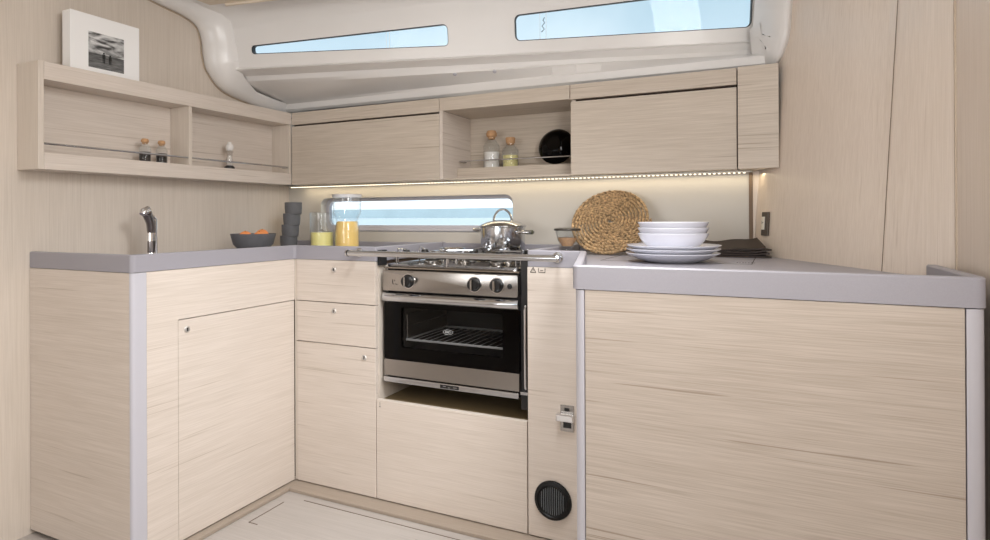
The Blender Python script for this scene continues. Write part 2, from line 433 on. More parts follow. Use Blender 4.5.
rows = [[lerp(a, b_, k / 24) for k in range(25)] for a, b_ in zip(upL, upR)]
struct('ceiling', grid(rows), gel, smooth=True, angle=60)
# left moulding that follows the roof profile on the bulkhead
path = catmull([(.6, 2.0), (1.2, 1.962), (1.596, 1.904), (1.72, 1.886), (1.782, 1.857), (1.807, 1.80), (1.815, 1.735), (1.836, 1.675), (1.91, 1.612), (2.049, 1.584), (2.19, 1.566), (2.33, 1.556)], 6)
sec = [(0, -.004), (0.002, .008), (.01, .013), (.035, .012), (.058, .004), (.078, -.014), (.098, -.045), (.112, -.085)]
def moulding(path, sec, base, side):
    rows = []
    for i, p in enumerate(path):
        t = (path[min(i + 1, len(path) - 1)] - path[max(i - 1, 0)]).normalized(); n_ = Vector((t.y, -t.x))
        if n_.x > 0: n_ = -n_
        if t.x > .93 and i > len(path) * .5: pass
        k = n_ if n_.y < .2 else -n_
        f_ = 1 - .55 * max(0, min(1, (p.x - 1.85) / .2))
        rows.append([base(p + k * (o if o > 0 else o * f_), x * f_) for x, o in sec])
    return grid(rows)
def left_pt(p, x): return (-2.235 + x, p[0], p[1])
struct('trim_7', moulding(path, sec, left_pt, 1), gel, smooth=True, angle=80)
bl = [( -2.2345, p[0] - .0, p[1]) for p in path]
def off_path(path, d):
    out = []
    for i, p in enumerate(path):
        t = (path[min(i + 1, len(path) - 1)] - path[max(i - 1, 0)]).normalized(); n_ = Vector((t.y, -t.x))
        if n_.x > 0: n_ = -n_
        k = n_ if n_.y < .2 else -n_
        out.append(p + k * d)
    return out
struct('trim_8', tube([(-2.232, q[0], q[1]) for q in off_path(path, .014)], .003, 6), bead, smooth=True)
# right moulding beside the bulkhead
rpath = catmull([Vector((.155, 2.2)), Vector((.175, 2.0)), Vector((.175, 1.85)), Vector((.172, 1.717)), Vector((.168, 1.64)), Vector((.152, 1.598)), Vector((.105, 1.552)), Vector((.0, 1.54))], 6)
rows = []
for i, p in enumerate(rpath):
    t = (rpath[min(i + 1, len(rpath) - 1)] - rpath[max(i - 1, 0)]).normalized(); k = Vector((-t.y, t.x))
    if k.x < 0: k = -k
    rows.append([tuple(wpt(p.x + k.x * o, x, p.y + k.y * o)) for o, x in [(.0, .0), (.003, .006), (.008, .012), (.004, .022), (-.015, .032), (-.05, .04), (-.10, .046), (-.16, .052)]])
struct('trim_9', grid(rows), gel, smooth=True, angle=80)
# tan overhead panel with a batten
hlm = mat('headliner', srgb(222, 208, 190), .7)
struct('trim_10', prism([(-2.08, .4), (-1.0, .4), (-1.0, 1.875), (-2.07, 1.71)], 1.897, 1.900), hlm)
struct('trim_12', tube([(-2.0, 1.726, 1.893), (-1.0, 1.882, 1.893)], .007, 8), hlm, smooth=True)
for i, (s_, h_) in enumerate(((.962, -.034), (1.136, -.046))):
    pass

# sea and far shore seen through the port
sea_m = bpy.data.materials.new('shallow_sea'); sea_m.use_nodes = True
n = sea_m.node_tree.nodes; l = sea_m.node_tree.links; b = n['Principled BSDF']
g = n.new('ShaderNodeNewGeometry'); mp = n.new('ShaderNodeMapping'); mp.inputs['Scale'].default_value = (.05, .3, 1)
t = n.new('ShaderNodeTexNoise'); t.inputs['Scale'].default_value = 1; t.inputs['Detail'].default_value = 5
vl = n.new('ShaderNodeVectorMath'); vl.operation = 'LENGTH'; mrr = n.new('ShaderNodeMapRange'); mrr.inputs[1].default_value = 20; mrr.inputs[2].default_value = 260
ad = n.new('ShaderNodeMath'); ad.operation = 'MULTIPLY_ADD'; ad.inputs[1].default_value = .5; 
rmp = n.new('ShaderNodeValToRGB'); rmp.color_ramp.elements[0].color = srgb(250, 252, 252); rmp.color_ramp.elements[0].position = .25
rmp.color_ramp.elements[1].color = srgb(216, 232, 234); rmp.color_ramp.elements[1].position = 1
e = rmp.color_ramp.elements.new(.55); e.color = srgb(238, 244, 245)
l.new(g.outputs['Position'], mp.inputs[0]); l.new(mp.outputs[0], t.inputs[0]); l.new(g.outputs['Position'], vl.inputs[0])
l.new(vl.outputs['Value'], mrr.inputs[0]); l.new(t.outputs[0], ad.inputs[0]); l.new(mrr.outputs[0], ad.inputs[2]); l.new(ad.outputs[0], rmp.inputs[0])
l.new(rmp.outputs[0], b.inputs['Base Color']); b.inputs['Roughness'].default_value = .25
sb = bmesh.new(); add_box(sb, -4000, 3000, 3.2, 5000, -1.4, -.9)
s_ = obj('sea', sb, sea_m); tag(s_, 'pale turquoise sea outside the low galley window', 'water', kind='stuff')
cb = bmesh.new(); NX = 60; rows = []
for (yy, hh) in ((2990, -1), (3000, 1), (3100, 0)):
    r_ = []
    for i in range(NX + 1):
        x_ = -6500 + 9000 * i / NX; k = .5 + .25 * math.sin(i * .37) + .15 * math.sin(i * 1.13 + 1)
        z_ = -.85 if hh < 0 else (51 + 4 * k if hh > 0 else 53 + 4 * k)
        r_.append((x_, yy, z_))
    rows.append(r_)
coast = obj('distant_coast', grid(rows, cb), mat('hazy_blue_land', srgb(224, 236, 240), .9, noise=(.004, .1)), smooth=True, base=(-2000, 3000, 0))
coast['kind'] = 'stuff'; tag(coast, 'hazy blue shoreline on the horizon behind the low window', 'coast')

# ================================================================== BASE CABINETS
G = .0015   # half gap between fronts
lockm = mat('lock_metal', srgb(214, 210, 206), .4, .7)
def lock(c, nrm_, parent, r=.0105):
    n_ = Vector(nrm_).normalized(); c = Vector(c)
    o = obj('lock', lathe([(0, 0), (r, 0), (r, .002), (r * .8, .004), (r * .55, .004), (r * .5, .0025), (0, .0025)], 24, c, n_), lockm, parent, True)
    s = n_.orthogonal().normalized(); t = n_.cross(s); u_ = (s + t).normalized(); k = bmesh.new()
    add_tube(k, [c + n_ * .0035 - u_ * r * .55, c + n_ * .0035 + u_ * r * .55], r * .16, 6)
    obj('keyhole', k, black, o)
    return o

t = thing('sink_cabinet', 'pale oak base cabinet under the sink side worktop by the left wall', 'cabinet', (-1.95, 1.47, 0))
body = bmesh.new(); add_box(body, -2.234, XL - .02, YE + .02, 2.30, .016, .874)
obj('body', body, mat('cabinet_core', srgb(96, 80, 66), .8), t)
obj('plinth', bx(-2.215, XL - .035, YE + .035, 1.83, .0, .016), wood_margin, t)
obj('end_panel', bx(-2.234, XL - .0125, YE, YE + .018, .016, .876, bev=.001), wood_x, t)
arc = [(XL - .012, YE)] + [(XL - .012 + .012 * math.sin(a * PI / 16), YE + .012 - .012 * math.cos(a * PI / 16)) for a in range(1, 9)] + [(XL, YE + .045), (XL - .018, YE + .045), (XL - .012, YE + .018)]
obj('corner_post', prism(arc, .014, .876), white_trim, t, True, angle=30)
obj('side_frame', bx(XL - .018, XL, YE + .0455, 1.293, .016, .876), wood_y, t)
obj('top_panel', bx(XL - .018, XL, 1.293, 1.8, .716 + G, .876), wood_y, t)
dr = obj('door', bx(XL - .018, XL, 1.293 + G, 1.797, .016, .716 - G, bev=.0012), wood_y, t)
lock((XL, 1.325, .682), (1, 0, 0), dr)

t = thing('drawer_cabinet', 'oak base cabinet with two drawers above a cupboard door, left of stove', 'cabinet', (-1.52, 1.95, 0))
obj('body', bx(-1.69, -1.345, YB + .02, 2.30, .016, .874), mat('cabinet_core_b', srgb(96, 80, 66), .8), t)
obj('plinth', bx(-1.69, -1.33, YB + .03, YB + .06, .0, .016), wood_margin, t)
obj('scribe_strip', bx(-1.7150, -1.7058, YB + .0008, YB + .018, .016, .876), wood_z, t)
for z0, z1, lz in ((.716, .876, .845), (.559, .716, .685)):
    d_ = obj('drawer', bx(-1.7045, -1.3300, YB, YB + .018, z0 + G, z1 - (G if z1 < .87 else 0), bev=.0012), wood_x, t)
    lock((-1.52, YB, lz - (.004 if lz > .8 else 0)), (0, -1, 0), d_)
d_ = obj('door', bx(-1.7045, -1.3300, YB, YB + .018, .016, .559 - G, bev=.0012), wood_x, t)
lock((-1.38, YB, .522), (0, -1, 0), d_)
obj('side_panel', bx(-1.3445, -1.3275, YB + .0185, 2.28, .367, .862, bev=.0008), wood_z, t)

t = thing('pan_cupboard', 'low oak cupboard panel below the gimballed stove', 'cabinet', (-1.03, 1.95, 0))
obj('body', bx(-1.326, -.736, YB + .02, 2.28, .016, .352), mat('cabinet_core_c', srgb(96, 80, 66), .8), t)
obj('plinth', bx(-1.33, -.735, YB + .03, YB + .06, .0, .016), wood_margin, t)
obj('shelf', bx(-1.344, -.7335, YB + .0185, 2.28, .354, .366), mat('locker_top', srgb(128, 110, 80), .6), t)
dp = obj('drop_panel', bx(-1.3268, -.737, YB, YB + .018, .016, .3765, bev=.0012), wood_x, t)
cl = bmesh.new(); add_box(cl, -1.085, -1.03, YB + .022, YB + .03, .3665, .3685)
obj('finger_slot', cl, black_matt, t)
ar = bmesh.new(); add_box(ar, -1.3122, -1.3108, YB - .0004, YB + .001, .352, .368); add_box(ar, -1.3155, -1.3075, YB - .0004, YB + .001, .350, .3515)
obj('latch_mark', ar, ink, dp)

t = thing('end_cabinet', 'narrow oak cabinet front with round black vent, right of stove', 'cabinet', (-.65, 1.95, 0))
obj('body', bx(-.715, -.58, YB + .02, 2.28, .016, .874), mat('cabinet_core_d', srgb(96, 80, 66), .8), t)
obj('plinth', bx(-.73, -.58, YB + .03, YB + .06, .0, .016), wood_margin, t)
fp = obj('front_panel', bx(-.733, -.563, YB, YB + .018, .016, .876, bev=.0012), wood_x, t)
obj('side_panel', bx(-.733, -.717, YB + .0185, 2.28, .016, .876), wood_z, t)
v_ = bmesh.new()
add_lathe(v_, [(0, 0), (.060, 0), (.062, .003), (.060, .009), (.050, .013), (.047, .009), (.0, .006)], 48, (-.648, YB, .142), (0, -1, 0))
vt = obj('air_vent', v_, mat('vent_black', srgb(12, 12, 13), .5, spec=.3), t, True)
v_ = bmesh.new()
for k in range(-5, 6):
    x_ = k * .0072; hh = math.sqrt(max(0, .044 ** 2 - x_ * x_))
    add_tube(v_, [(-.648 + x_, YB - .008, .142 - hh), (-.648 + x_, YB - .0105, .142), (-.648 + x_, YB - .008, .142 + hh)], .0011, 6)
vg = obj('grille', v_, mat('vent_bars', srgb(120, 126, 130), .4), vt, True); vg['label'] = 'grey vertical bars of the vent'
lt = obj('latch', bx(-.622, -.578, YB - .004, YB, .366, .448, bev=.0015), brushed, t); lt['label'] = 'chrome door latch plate'
k = bmesh.new(); add_box(k, -.612, -.586, YB - .0055, YB - .0035, .378, .400, bev=.0005); 
obj('recess', k, black, lt)
obj('keyhole', bx(-.608, -.592, YB - .0055, YB - .0035, .430, .440, bev=.0005), black, lt)
k = bmesh.new(); add_box(k, -.632, -.574, YB - .022, YB - .004, .400, .424, bev=.004); obj('bolt', k, chrome, lt)
# warning pictograms: triangle and pan symbol
k = bmesh.new(); y_ = YB - .0003
for a, b_ in (((-.722, .859), (-.703, .859)), ((-.722, .859), (-.7125, .875)), ((-.7125, .875), (-.703, .859))):
    add_tube(k, [(a[0], y_, a[1]), (b_[0], y_, b_[1])], .0013, 4)
add_box(k, -.7132, -.7118, y_ - .001, y_, .863, .869)
obj('warning_triangle', k, ink, fp)
k = bmesh.new()
add_tube(k, [(-.694, y_, .873), (-.694, y_, .860), (-.672, y_, .860), (-.672, y_, .873)], .0013, 4); add_tube(k, [(-.688, y_, .866), (-.678, y_, .866)], .0013, 4)
obj('pan_symbol', k, ink, fp)

# peninsula
PX0, PX1, PY = -.411, .3215, 1.275
t = thing('peninsula_cabinet', 'large oak panelled peninsula cabinet in the right foreground', 'cabinet', (-.04, 1.45, 0))
core = [(-.375, 1.295), (.285, 1.295), (.285, 1.58), (-.05, 2.2), (-.54, 2.2), (-.54, 1.80)]
obj('body', prism(core, .016, .86), mat('cabinet_core_e', srgb(96, 80, 66), .8), t)
obj('plinth', bx(-.36, .27, 1.305, 1.33, 0, .016), wood_margin, t)
def post(cx, sgn, r=.024):
    pts = [(cx, PY)] + [(cx + sgn * r * math.sin(a * PI / 16), PY + .022 - .022 * math.cos(a * PI / 16)) for a in range(1, 9)] + [(cx + sgn * r, PY + .035), (cx + sgn * .004, PY + .035), (cx, PY + .018)]
    return prism(pts, .014, .8755)
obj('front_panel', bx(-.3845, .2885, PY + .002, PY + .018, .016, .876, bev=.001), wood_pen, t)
obj('corner_post', post(-.386, -1), white_trim, t, True, angle=30)
obj('corner_post', post(.290, 1, .029), white_trim, t, True, angle=30)
obj('side_panel', prism([(-.405, 1.3105), (-.39, 1.3105), (-.5445, 1.8195), (-.5615, 1.8195)], .016, .876), wood_z, t)

# ================================================================== WORKTOP
wt = thing('galley_worktop', 'lilac grey worktop with raised edge wrapping around the galley', 'worktop', (-1.0, 1.9, .88))
def slab(pts, nm='slab'): return obj(nm, prism(pts, .880, .900), grey_top, wt)
slab([(-2.234, YE + .019), (XL - .019, YE + .019), (XL - .019, YB + .019), (-1.346, YB + .019), (-1.346, YW - .001), (-2.234, YW - .001)])
wl = lambda y, off=.001: (A0.x + (A0.y - y) * (wd.x / -wd.y)) - off
slab([(-.714, YB + .019), (-.546, YB + .019), (-.394, PY + .019), (.305, PY + .019), (.306, 1.58), (wl(1.75), 1.75), (wl(2.0), 2.0), (wl(2.305), 2.309), (-.714, 2.309)])
slab([(-1.3455, 2.27), (-.7145, 2.27), (-.7145, 2.309), (-1.3455, 2.309)])
# edges (thickness lies to the left of the direction of travel)
def arc_pts(P, r, n=6):
    """open polyline with rounded inner points"""
    out = [P[0]]
    for i in range(1, len(P) - 1):
        rr = r[i] if isinstance(r, dict) and i in r else (0 if isinstance(r, dict) else r)
        if rr <= 0: out.append(P[i]); continue
        q = round_poly([P[i - 1], P[i], P[i + 1]], [0, rr, 0], n); out += q[1:-1]
    out.append(P[-1]); return out
path_l = arc_pts([(-2.234, YE), (XL, YE), (XL, YB), (-1.327, YB), (-1.327, 2.309)], {1: .015, 2: .012, 3: .006})
path_l2 = path_l
obj('front_edge', ribbon(path_l, .02, .8775, ZT), grey_top, wt, True, angle=35)
path_r = arc_pts([(-.733, 2.309), (-.733, YB), (-.556, YB), (PX0, PY), (PX1, PY), (.3085, 1.575)], {1: .006, 2: .004, 3: .016, 4: .018})
obj('front_edge', ribbon(path_r, .02, .8775, ZT), grey_top, wt, True, angle=35)
obj('back_upstand', bx(-2.234, -1.35, YW - .016, YW - .001, .9, .926, bev=.003), grey_top, wt)
obj('back_upstand', bx(-1.325, -.735, YW - .030, YW - .001, .9005, .926, bev=.003), grey_top, wt)
obj('back_upstand', bx(-.711, -.09, YW - .016, YW - .001, .9, .926, bev=.003), grey_top, wt)
lid = bmesh.new()
lx0, lx1, ly0, ly1 = -.505, -.07, 1.845, 2.14
for q in ((lx0, lx1, ly0, ly0 + .0025), (lx0, lx1, ly1, ly1 + .0025), (lx0, lx0 + .0025, ly0, ly1), (lx1, lx1 + .0025, ly0, ly1 + .0025)): add_box(lid, *q, .8995, .9004)
lj = obj('fridge_lid_joint', lid, ink, wt); lj['label'] = 'dark joint lines of the inset lid'
k = bmesh.new()
for i, wv in enumerate((.004, .003, .005, .003, .004, .006, .003)): add_box(k, -.112 + i * .0078, -.112 + i * .0078 + wv, 1.90, 1.908, .8998, .9006)
obj('engraved_mark', k, ink, wt)

# ================================================================== GRAB RAIL
t = thing('grab_rail', 'long polished steel bar fixed in front of the stove', 'rail', (-1.0, 1.745, .909))
b = bmesh.new(); add_tube(b, [(-1.408, 1.745, .909), (-.615, 1.745, .909)], .0105, 16); obj('bar', b, steel, t, True)
for x_ in (-1.399, -.628):
    b = bmesh.new(); add_tube(b, [(x_, 1.752, .909), (x_, 1.799, .909)], .009, 14); add_lathe(b, [(0, 0), (.017, 0), (.017, .004), (.010, .007), (0, .007)], 20, (x_, YB, .909), (0, -1, 0))
    obj('bracket', b, steel, t, True)
for x_, s_ in ((-1.408, -1), (-.615, 1)):
    obj('end_cap', lathe([(.0125, 0), (.0125, .006), (.009, .011), (0, .0125)], 18, (x_, 1.745, .909), (s_, 0, 0)), steel, t, True)

# ================================================================== STOVE
SX0, SX1, SY = -1.313, -.775, 1.83
t = thing('stove', 'stainless steel gimballed stove with black glass oven door', 'stove', (-1.044, 2.03, .40))
b = bmesh.new()
ox0, ox1, oz0, oz1 = -1.25, -.82, .552, .72   # oven cavity
add_box(b, SX0 + .004, ox0, SY + .02, 2.245, .44, .85); add_box(b, ox1, SX1 - .004, SY + .02, 2.245, .44, .85)
add_box(b, ox0, ox1, SY + .02, 2.245, .44, oz0); add_box(b, ox0, ox1, SY + .02, 2.245, oz1, .85); add_box(b, ox0, ox1, 2.18, 2.245, oz0, oz1)
obj('oven_body', b, void, t)
# side columns seen in the gap
b = bmesh.new(); add_box(b, SX1 + .001, -.737, SY + .012, 2.20, .40, .895); obj('side_bracket', b, black, t)
b = bmesh.new(); add_box(b, -1.325, SX0 - .001, YB + .008, SY + .02, .862, .918); obj('side_bracket', b, black_matt, t)
b = bmesh.new(); add_tube(b, [(-.755, SY + .006, .745), (-.755, SY + .003, .735), (-.755, SY + .003, .48), (-.755, SY + .006, .47)], .0042, 8)
obj('gimbal_rod', b, steel, t, True)
b = bmesh.new(); add_box(b, -.772, -.740, SY - .002, SY + .012, .452, .462, bev=.002); obj('gimbal_stop', b, steel, t)
# control panel
cp = obj('control_panel', prism(round_poly([(SX0, .771), (SX1, .771), (SX1, .846), (SX0, .846)], .008, 4), SY - .010, SY + .02, bev=.0015, axis='Y'), brushed, t, True)
fy = SY - .010
for x_ in (-1.2, -.934, -.85):
    kz = .809
    kn = obj('knob', lathe([(.0235, 0), (.0235, .002), (.021, .004), (.020, .018), (.018, .022), (0, .022)], 32, (x_, fy, kz), (0, -1, 0)), black, t, True)
    b = bmesh.new(); add_box(b, x_ - .004, x_ + .004, fy - .030, fy - .021, kz - .017, kz + .017, bev=.0025); obj('grip', b, brushed, kn)
    obj('bezel', lathe([(.0245, 0), (.0265, 0), (.0265, .003), (.0245, .003)], 32, (x_, fy, kz), (0, -1, 0)), chrome, kn, True)
obj('ignition_button', lathe([(0, 0), (.0085, 0), (.0085, .004), (.0055, .005), (.005, .009), (0, .009)], 20, (-.803, fy, .807), (0, -1, 0)), black, t, True)
k = bmesh.new(); y_ = fy - .0002
add_tube(k, [(-1.268, y_, .812), (-1.268, y_, .797), (-1.262, y_, .795)], .0011, 4); add_tube(k, [(-1.257, y_, .797), (-1.250, y_, .795), (-1.246, y_, .796)], .0011, 4); add_tube(k, [(-1.258, y_, .806), (-1.262, y_, .812)], .0009, 4)
for x_ in (-1.185, -.916, -.832): add_tube(k, [(x_ - .018, y_, .842), (x_ + .006, y_, .842)], .0008, 4)
sy_ = obj('printed_symbols', k, ink, cp); sy_['kind'] = 'stuff'
# oven door
dz0, dz1 = .522, .7275
hole = round_poly([(-1.238, .566), (-.835, .566), (-.835, .712), (-1.238, .712)], .008, 4)
od = obj('oven_door', plate(round_poly([(SX0, dz0), (SX1, dz0), (SX1, dz1), (SX0, dz1)], .003, 2), [hole[::-1]], -.014, (0, SY, 0), (1, 0, 0), (0, 0, 1)), black_gloss, t)
obj('oven_window', prism(hole, SY + .003, SY + .008, axis='Y'), oven_glass, od)
hb = bmesh.new(); sec_ = []
for i in range(9):
    a = -PI / 2 + PI * i / 8; sec_.append((SY - .004 - .024 * math.cos(a), .7475 + .0185 * math.sin(a)))
sec_ += [(SY + .010, .766), (SY + .010, .729)]
rows = []; NS = 16
for i in range(NS + 1):
    x_ = SX0 + (SX1 - SX0) * i / NS; q = abs(i / NS * 2 - 1); sc2 = 1 - .35 * max(0, (q - .7) / .3) ** 2
    rows.append([(x_, SY + .010 + (yy - SY - .010) * sc2, zz) for yy, zz in sec_ + sec_[:1]])
grid(rows, hb); 
for e_ in (0, -1): pass
bmesh.ops.remove_doubles(hb, verts=hb.verts, dist=1e-6); bmesh.ops.holes_fill(hb, edges=[e for e in hb.edges if e.is_boundary])
obj('handle', hb, steel, od, True, angle=50)
# emblem: letters in an oval
em = bmesh.new(); ring = [(-1.044 + .019 * math.cos(a * PI / 16), SY - .0005, .636 + .0085 * math.sin(a * PI / 16)) for a in range(32)]
add_tube(em, ring, .0006, 4, closed=True); eo = obj('emblem', em, logo_white, od)
text('lettering', 'ENO', .0105, (-1.044, SY - .0008, .636), Matrix.Rotation(PI / 2, 3, 'X'), logo_white, eo)
# lower panels
obj('warming_panel', bx(SX0, SX1, SY - .002, SY + .02, .460, .520, bev=.002), brushed, t)
lp_ = obj('bottom_panel', bx(SX0, SX1, SY - .008, SY + .02, .438, .457, bev=.003), steel, t)
b = bmesh.new(); add_box(b, -1.072, -.998, SY - .0095, SY - .007, .441, .454, bev=.0008); pl_ = obj('badge', b, black, lp_)
k = bmesh.new()
for x_, w_, z_ in ((-1.060, .012, .449), (-1.040, .009, .446), (-1.019, .014, .448)): add_box(k, x_, x_ + w_, SY - .0101, SY - .0093, z_ - .0012, z_ + .0012)
obj('badge_print', k, steel, pl_)
# rack and runners inside the oven
b = bmesh.new()
for yy in (1.87, 2.16): add_tube(b, [(ox0 + .008, yy, .588), (ox1 - .008, yy, .588)], .0045, 6)
for xx in (ox0 + .01, ox1 - .01): add_tube(b, [(xx, 1.87, .588), (xx, 2.16, .588)], .003, 6)
for i in range(1, 14):
    xx = ox0 + .01 + (ox1 - ox0 - .02) * i / 14; add_tube(b, [(xx, 1.87, .588), (xx, 2.16, .588)], .0013, 5)
obj('oven_rack', b, mat('rack_wire', srgb(215, 215, 215), .45, .2), t, True)
for xx in (ox0 + .004, ox1 - .004):
    b = bmesh.new()
    for zz in (.583, .635, .68): add_tube(b, [(xx, 1.87, zz), (xx, 2.17, zz)], .003, 6)
    add_tube(b, [(xx, 1.88, .583), (xx, 1.88, .68)], .003, 6)
    obj('rack_runner', b, steel, t, True)
# hob
hz = .856
b = bmesh.new(); add_box(b, SX0 - .001, SX1 + .001, SY, 2.25, .850, hz, bev=.002)
obj('hob_top', b, tray, t)
b = bmesh.new()   # rim of the hob
rimp = [(p[0], p[1], hz + .006) for p in round_poly([(SX0 + .008, SY + .008), (SX1 - .008, SY + .008), (SX1 - .008, 2.24), (SX0 + .008, 2.24)], .02, 5)]
add_tube(b, rimp, .006, 8, closed=True); obj('hob_rim', b, steel, t, True)
burners = [(-1.18, 1.96, .036), (-.905, 1.95, .030), (-1.145, 2.14, .030), (-.955, 2.14, .036)]
for bx_, by_, br in burners:
    bo = obj('burner', lathe([(br * 1.5, 0), (br * 1.5, .003), (br * 1.1, .006), (br, .008), (br, .018), (br * .9, .021), (0, .021)], 32, (bx_, by_, hz), (0, 0, 1)), brushed, t, True)
    obj('burner_cap', lathe([(br * .85, 0), (br * .88, .004), (br * .6, .007), (0, .008)], 32, (bx_, by_, hz + .021), (0, 0, 1)), black, bo, True)
gz = .8965
for (gx0, gx1, gy0, gy1) in ((-1.30, -1.055, 1.86, 2.22), (-1.045, -.79, 1.86, 2.22)):
    b = bmesh.new(); lp = [(p[0], p[1], gz) for p in round_poly([(gx0, gy0), (gx1, gy0), (gx1, gy1), (gx0, gy1)], .02, 4)]
    add_tube(b, lp, .0032, 6, closed=True)
    xm, ym = (gx0 + gx1) / 2, (gy0 + gy1) / 2
    add_tube(b, [(gx0, ym, gz), (gx1, ym, gz)], .0032, 6)
    for cy_ in ((gy0 + ym) / 2, (gy1 + ym) / 2):
        for dx, dy in ((1, 0), (-1, 0), (0, 1), (0, -1)):
            h1 = (gx1 - gx0) / 2 if dx else (gy1 - gy0) / 4
            add_tube(b, [(xm + dx * .03, cy_ + dy * .03, gz + .001), (xm + dx * h1, cy_ + dy * h1, gz + .001)], .0032, 6)
    for px_, py_ in ((gx0 + .012, gy0 + .012), (gx1 - .012, gy0 + .012), (gx0 + .012, gy1 - .012), (gx1 - .012, gy1 - .012)): add_tube(b, [(px_, py_, gz), (px_, py_, hz + .001)], .003, 6)
    obj('pan_support', b, steel, t, True)
# pan clamps with black ends
def clamp(x0, y0, x1, y1, z_=.9):
    b = bmesh.new(); add_tube(b, [(x0, y0, hz + .004), (x0, y0, z_ + .02), (x1, y1, z_ + .02), (x1, y1, z_ + .012)], .003, 6); o = obj('pan_clamp', b, steel, t, True)
    b = bmesh.new(); add_lathe(b, [(0, -.001), (.011, 0), (.014, .006), (.012, .015), (0, .018)], 18, (x1, y1, z_ + .004)); obj('clamp_pad', b, black, o, True)
clamp(SX0 + .014, 1.90, -1.225, 1.845); clamp(SX0 + .014, 2.05, -1.180, 1.90)
clamp(SX1 - .014, 1.88, -.86, 1.86); clamp(SX1 - .014, 2.05, -.80, 1.97); clamp(-1.05, 1.835, -.97, 1.88); clamp(-1.05, 2.235, -1.00, 1.95)
b = bmesh.new()
add_tube(b, [(p[0], p[1], gz + .018) for p in round_poly([(-1.20, 2.03), (-1.11, 2.03), (-1.11, 2.10), (-1.20, 2.10)], .022, 5)], .003, 6, closed=True)
for px_, py_ in ((-1.2, 2.065), (-1.11, 2.065)): add_tube(b, [(px_, py_, gz + .018), (px_, py_, gz)], .003, 6)
obj('clamp_loop', b, chrome, t, True)

# ================================================================== SAUCEPAN
px_, py_, pz_ = -.985, 2.165, .9005
t = thing('saucepan', 'shiny steel saucepan with domed lid and arched handle on the hob', 'saucepan', (px_, py_, pz_))
P_ = lambda z: (px_, py_, pz_ + z)
obj('pot', lathe([(0, 0), (.080, 0), (.086, .004), (.088, .012), (.088, .094), (.091, .097), (.091, .100), (.086, .100), (.085, .012), (0, .008)], 56, P_(0)), steel, t, True)
ld = obj('lid', lathe([(.0935, .1005), (.0945, .103), (.090, .106), (.070, .116), (.04, .124), (0, .127), (0, .125), (.04, .122), (.088, .1015)], 56, P_(0)), steel, t, True)
hd = Vector((.905, .425, 0)); sd = Vector((-.425, .905, 0))
pc = Vector((px_, py_, pz_))
pts = [pc + hd * (-.036 * math.cos(a * PI / 14)) * (1.0) + Vector((0, 0, .117 + .050 * math.sin(a * PI / 14))) for a in range(15)]
b = bmesh.new(); add_tube(b, pts, .0045, 8)
for s_ in (-1, 1): add_lathe(b, [(0, 0), (.008, 0), (.007, .006), (0, .007)], 14, pc + hd * s_ * .036 + Vector((0, 0, .115)))
obj('handle', b, steel, ld, True)
hdir = Vector((math.cos(R(-12)), math.sin(R(-12)), 0)); hs = Vector((-hdir.y, hdir.x, 0))
for s_ in (-1, 1):
    b = bmesh.new(); c_ = pc + hdir * s_ * .086 + Vector((0, 0, .082 - .004 * s_))
    add_tube(b, [c_ + hs * .026, c_ + hs * .026 + hdir * s_ * .022, c_ + hs * .018 + hdir * s_ * .044, c_ - hs * .018 + hdir * s_ * .044, c_ - hs * .026 + hdir * s_ * .022, c_ - hs * .026], .0068, 10)
    ho = obj('side_handle', b, steel, t, True)
    b = bmesh.new(); add_tube(b, [c_ + hs * .012 + hdir * s_ * .046, c_ - hs * .012 + hdir * s_ * .036], .0085, 12); obj('grip_pad', b, mat('handle_grip', srgb(84, 84, 70), .5), ho, True)

# ================================================================== WALL CABINETS
YU, ZU0, ZU1, ZG = 2.204, 1.196, 1.541, 1.4815
corem = mat('wall_cabinet_core', srgb(52, 38, 32), .8)
hullm = mat('hull_lining', srgb(190, 176, 158), .6)
struct('wall_back_upper', bx(-2.26, .02, 2.495, 2.53, 1.2, 1.605), hullm)
t = thing('wall_cabinet', 'long oak wall cabinet with flap door, left of the open cubby', 'cabinet', (-1.70, 2.35, ZU0))
b = bmesh.new(); add_box(b, -2.1155, -1.2965, YU + .0195, 2.49, ZU0 + .012, ZU1 - .004); obj('body', b, corem, t)
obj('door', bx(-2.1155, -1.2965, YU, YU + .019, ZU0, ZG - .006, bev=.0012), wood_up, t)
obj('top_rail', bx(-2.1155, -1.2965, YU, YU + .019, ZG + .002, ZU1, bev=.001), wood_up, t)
obj('bottom_panel', bx(-2.1155, -1.2965, YU + .0195, YW - .001, ZU0, ZU0 + .011), wood_up, t)
t = thing('open_cubby', 'open oak cubby in the middle of the wall cabinets', 'shelf', (-1.0, 2.35, ZU0))
obj('side_panel', bx(-1.295, -1.28, YU + .001, 2.47, ZU0 + .001, ZU1 - .055), wood_y, t)
obj('side_panel', bx(-.717, -.7025, YU + .0195, 2.47, ZU0 + .001, ZU1 - .055), wood_y, t)
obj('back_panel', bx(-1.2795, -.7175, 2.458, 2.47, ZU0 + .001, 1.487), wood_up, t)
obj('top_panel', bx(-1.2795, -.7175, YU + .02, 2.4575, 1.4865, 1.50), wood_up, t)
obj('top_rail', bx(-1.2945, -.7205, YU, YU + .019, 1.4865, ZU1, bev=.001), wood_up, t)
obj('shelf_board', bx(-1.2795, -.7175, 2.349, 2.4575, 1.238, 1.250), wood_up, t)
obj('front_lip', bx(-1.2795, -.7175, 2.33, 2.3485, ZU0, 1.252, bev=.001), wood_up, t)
obj('bottom_panel', bx(-1.2795, -.7175, YU + .02, 2.329, ZU0 - .0, ZU0 + .006), wood_up, t).hide_render = False
b = bmesh.new()
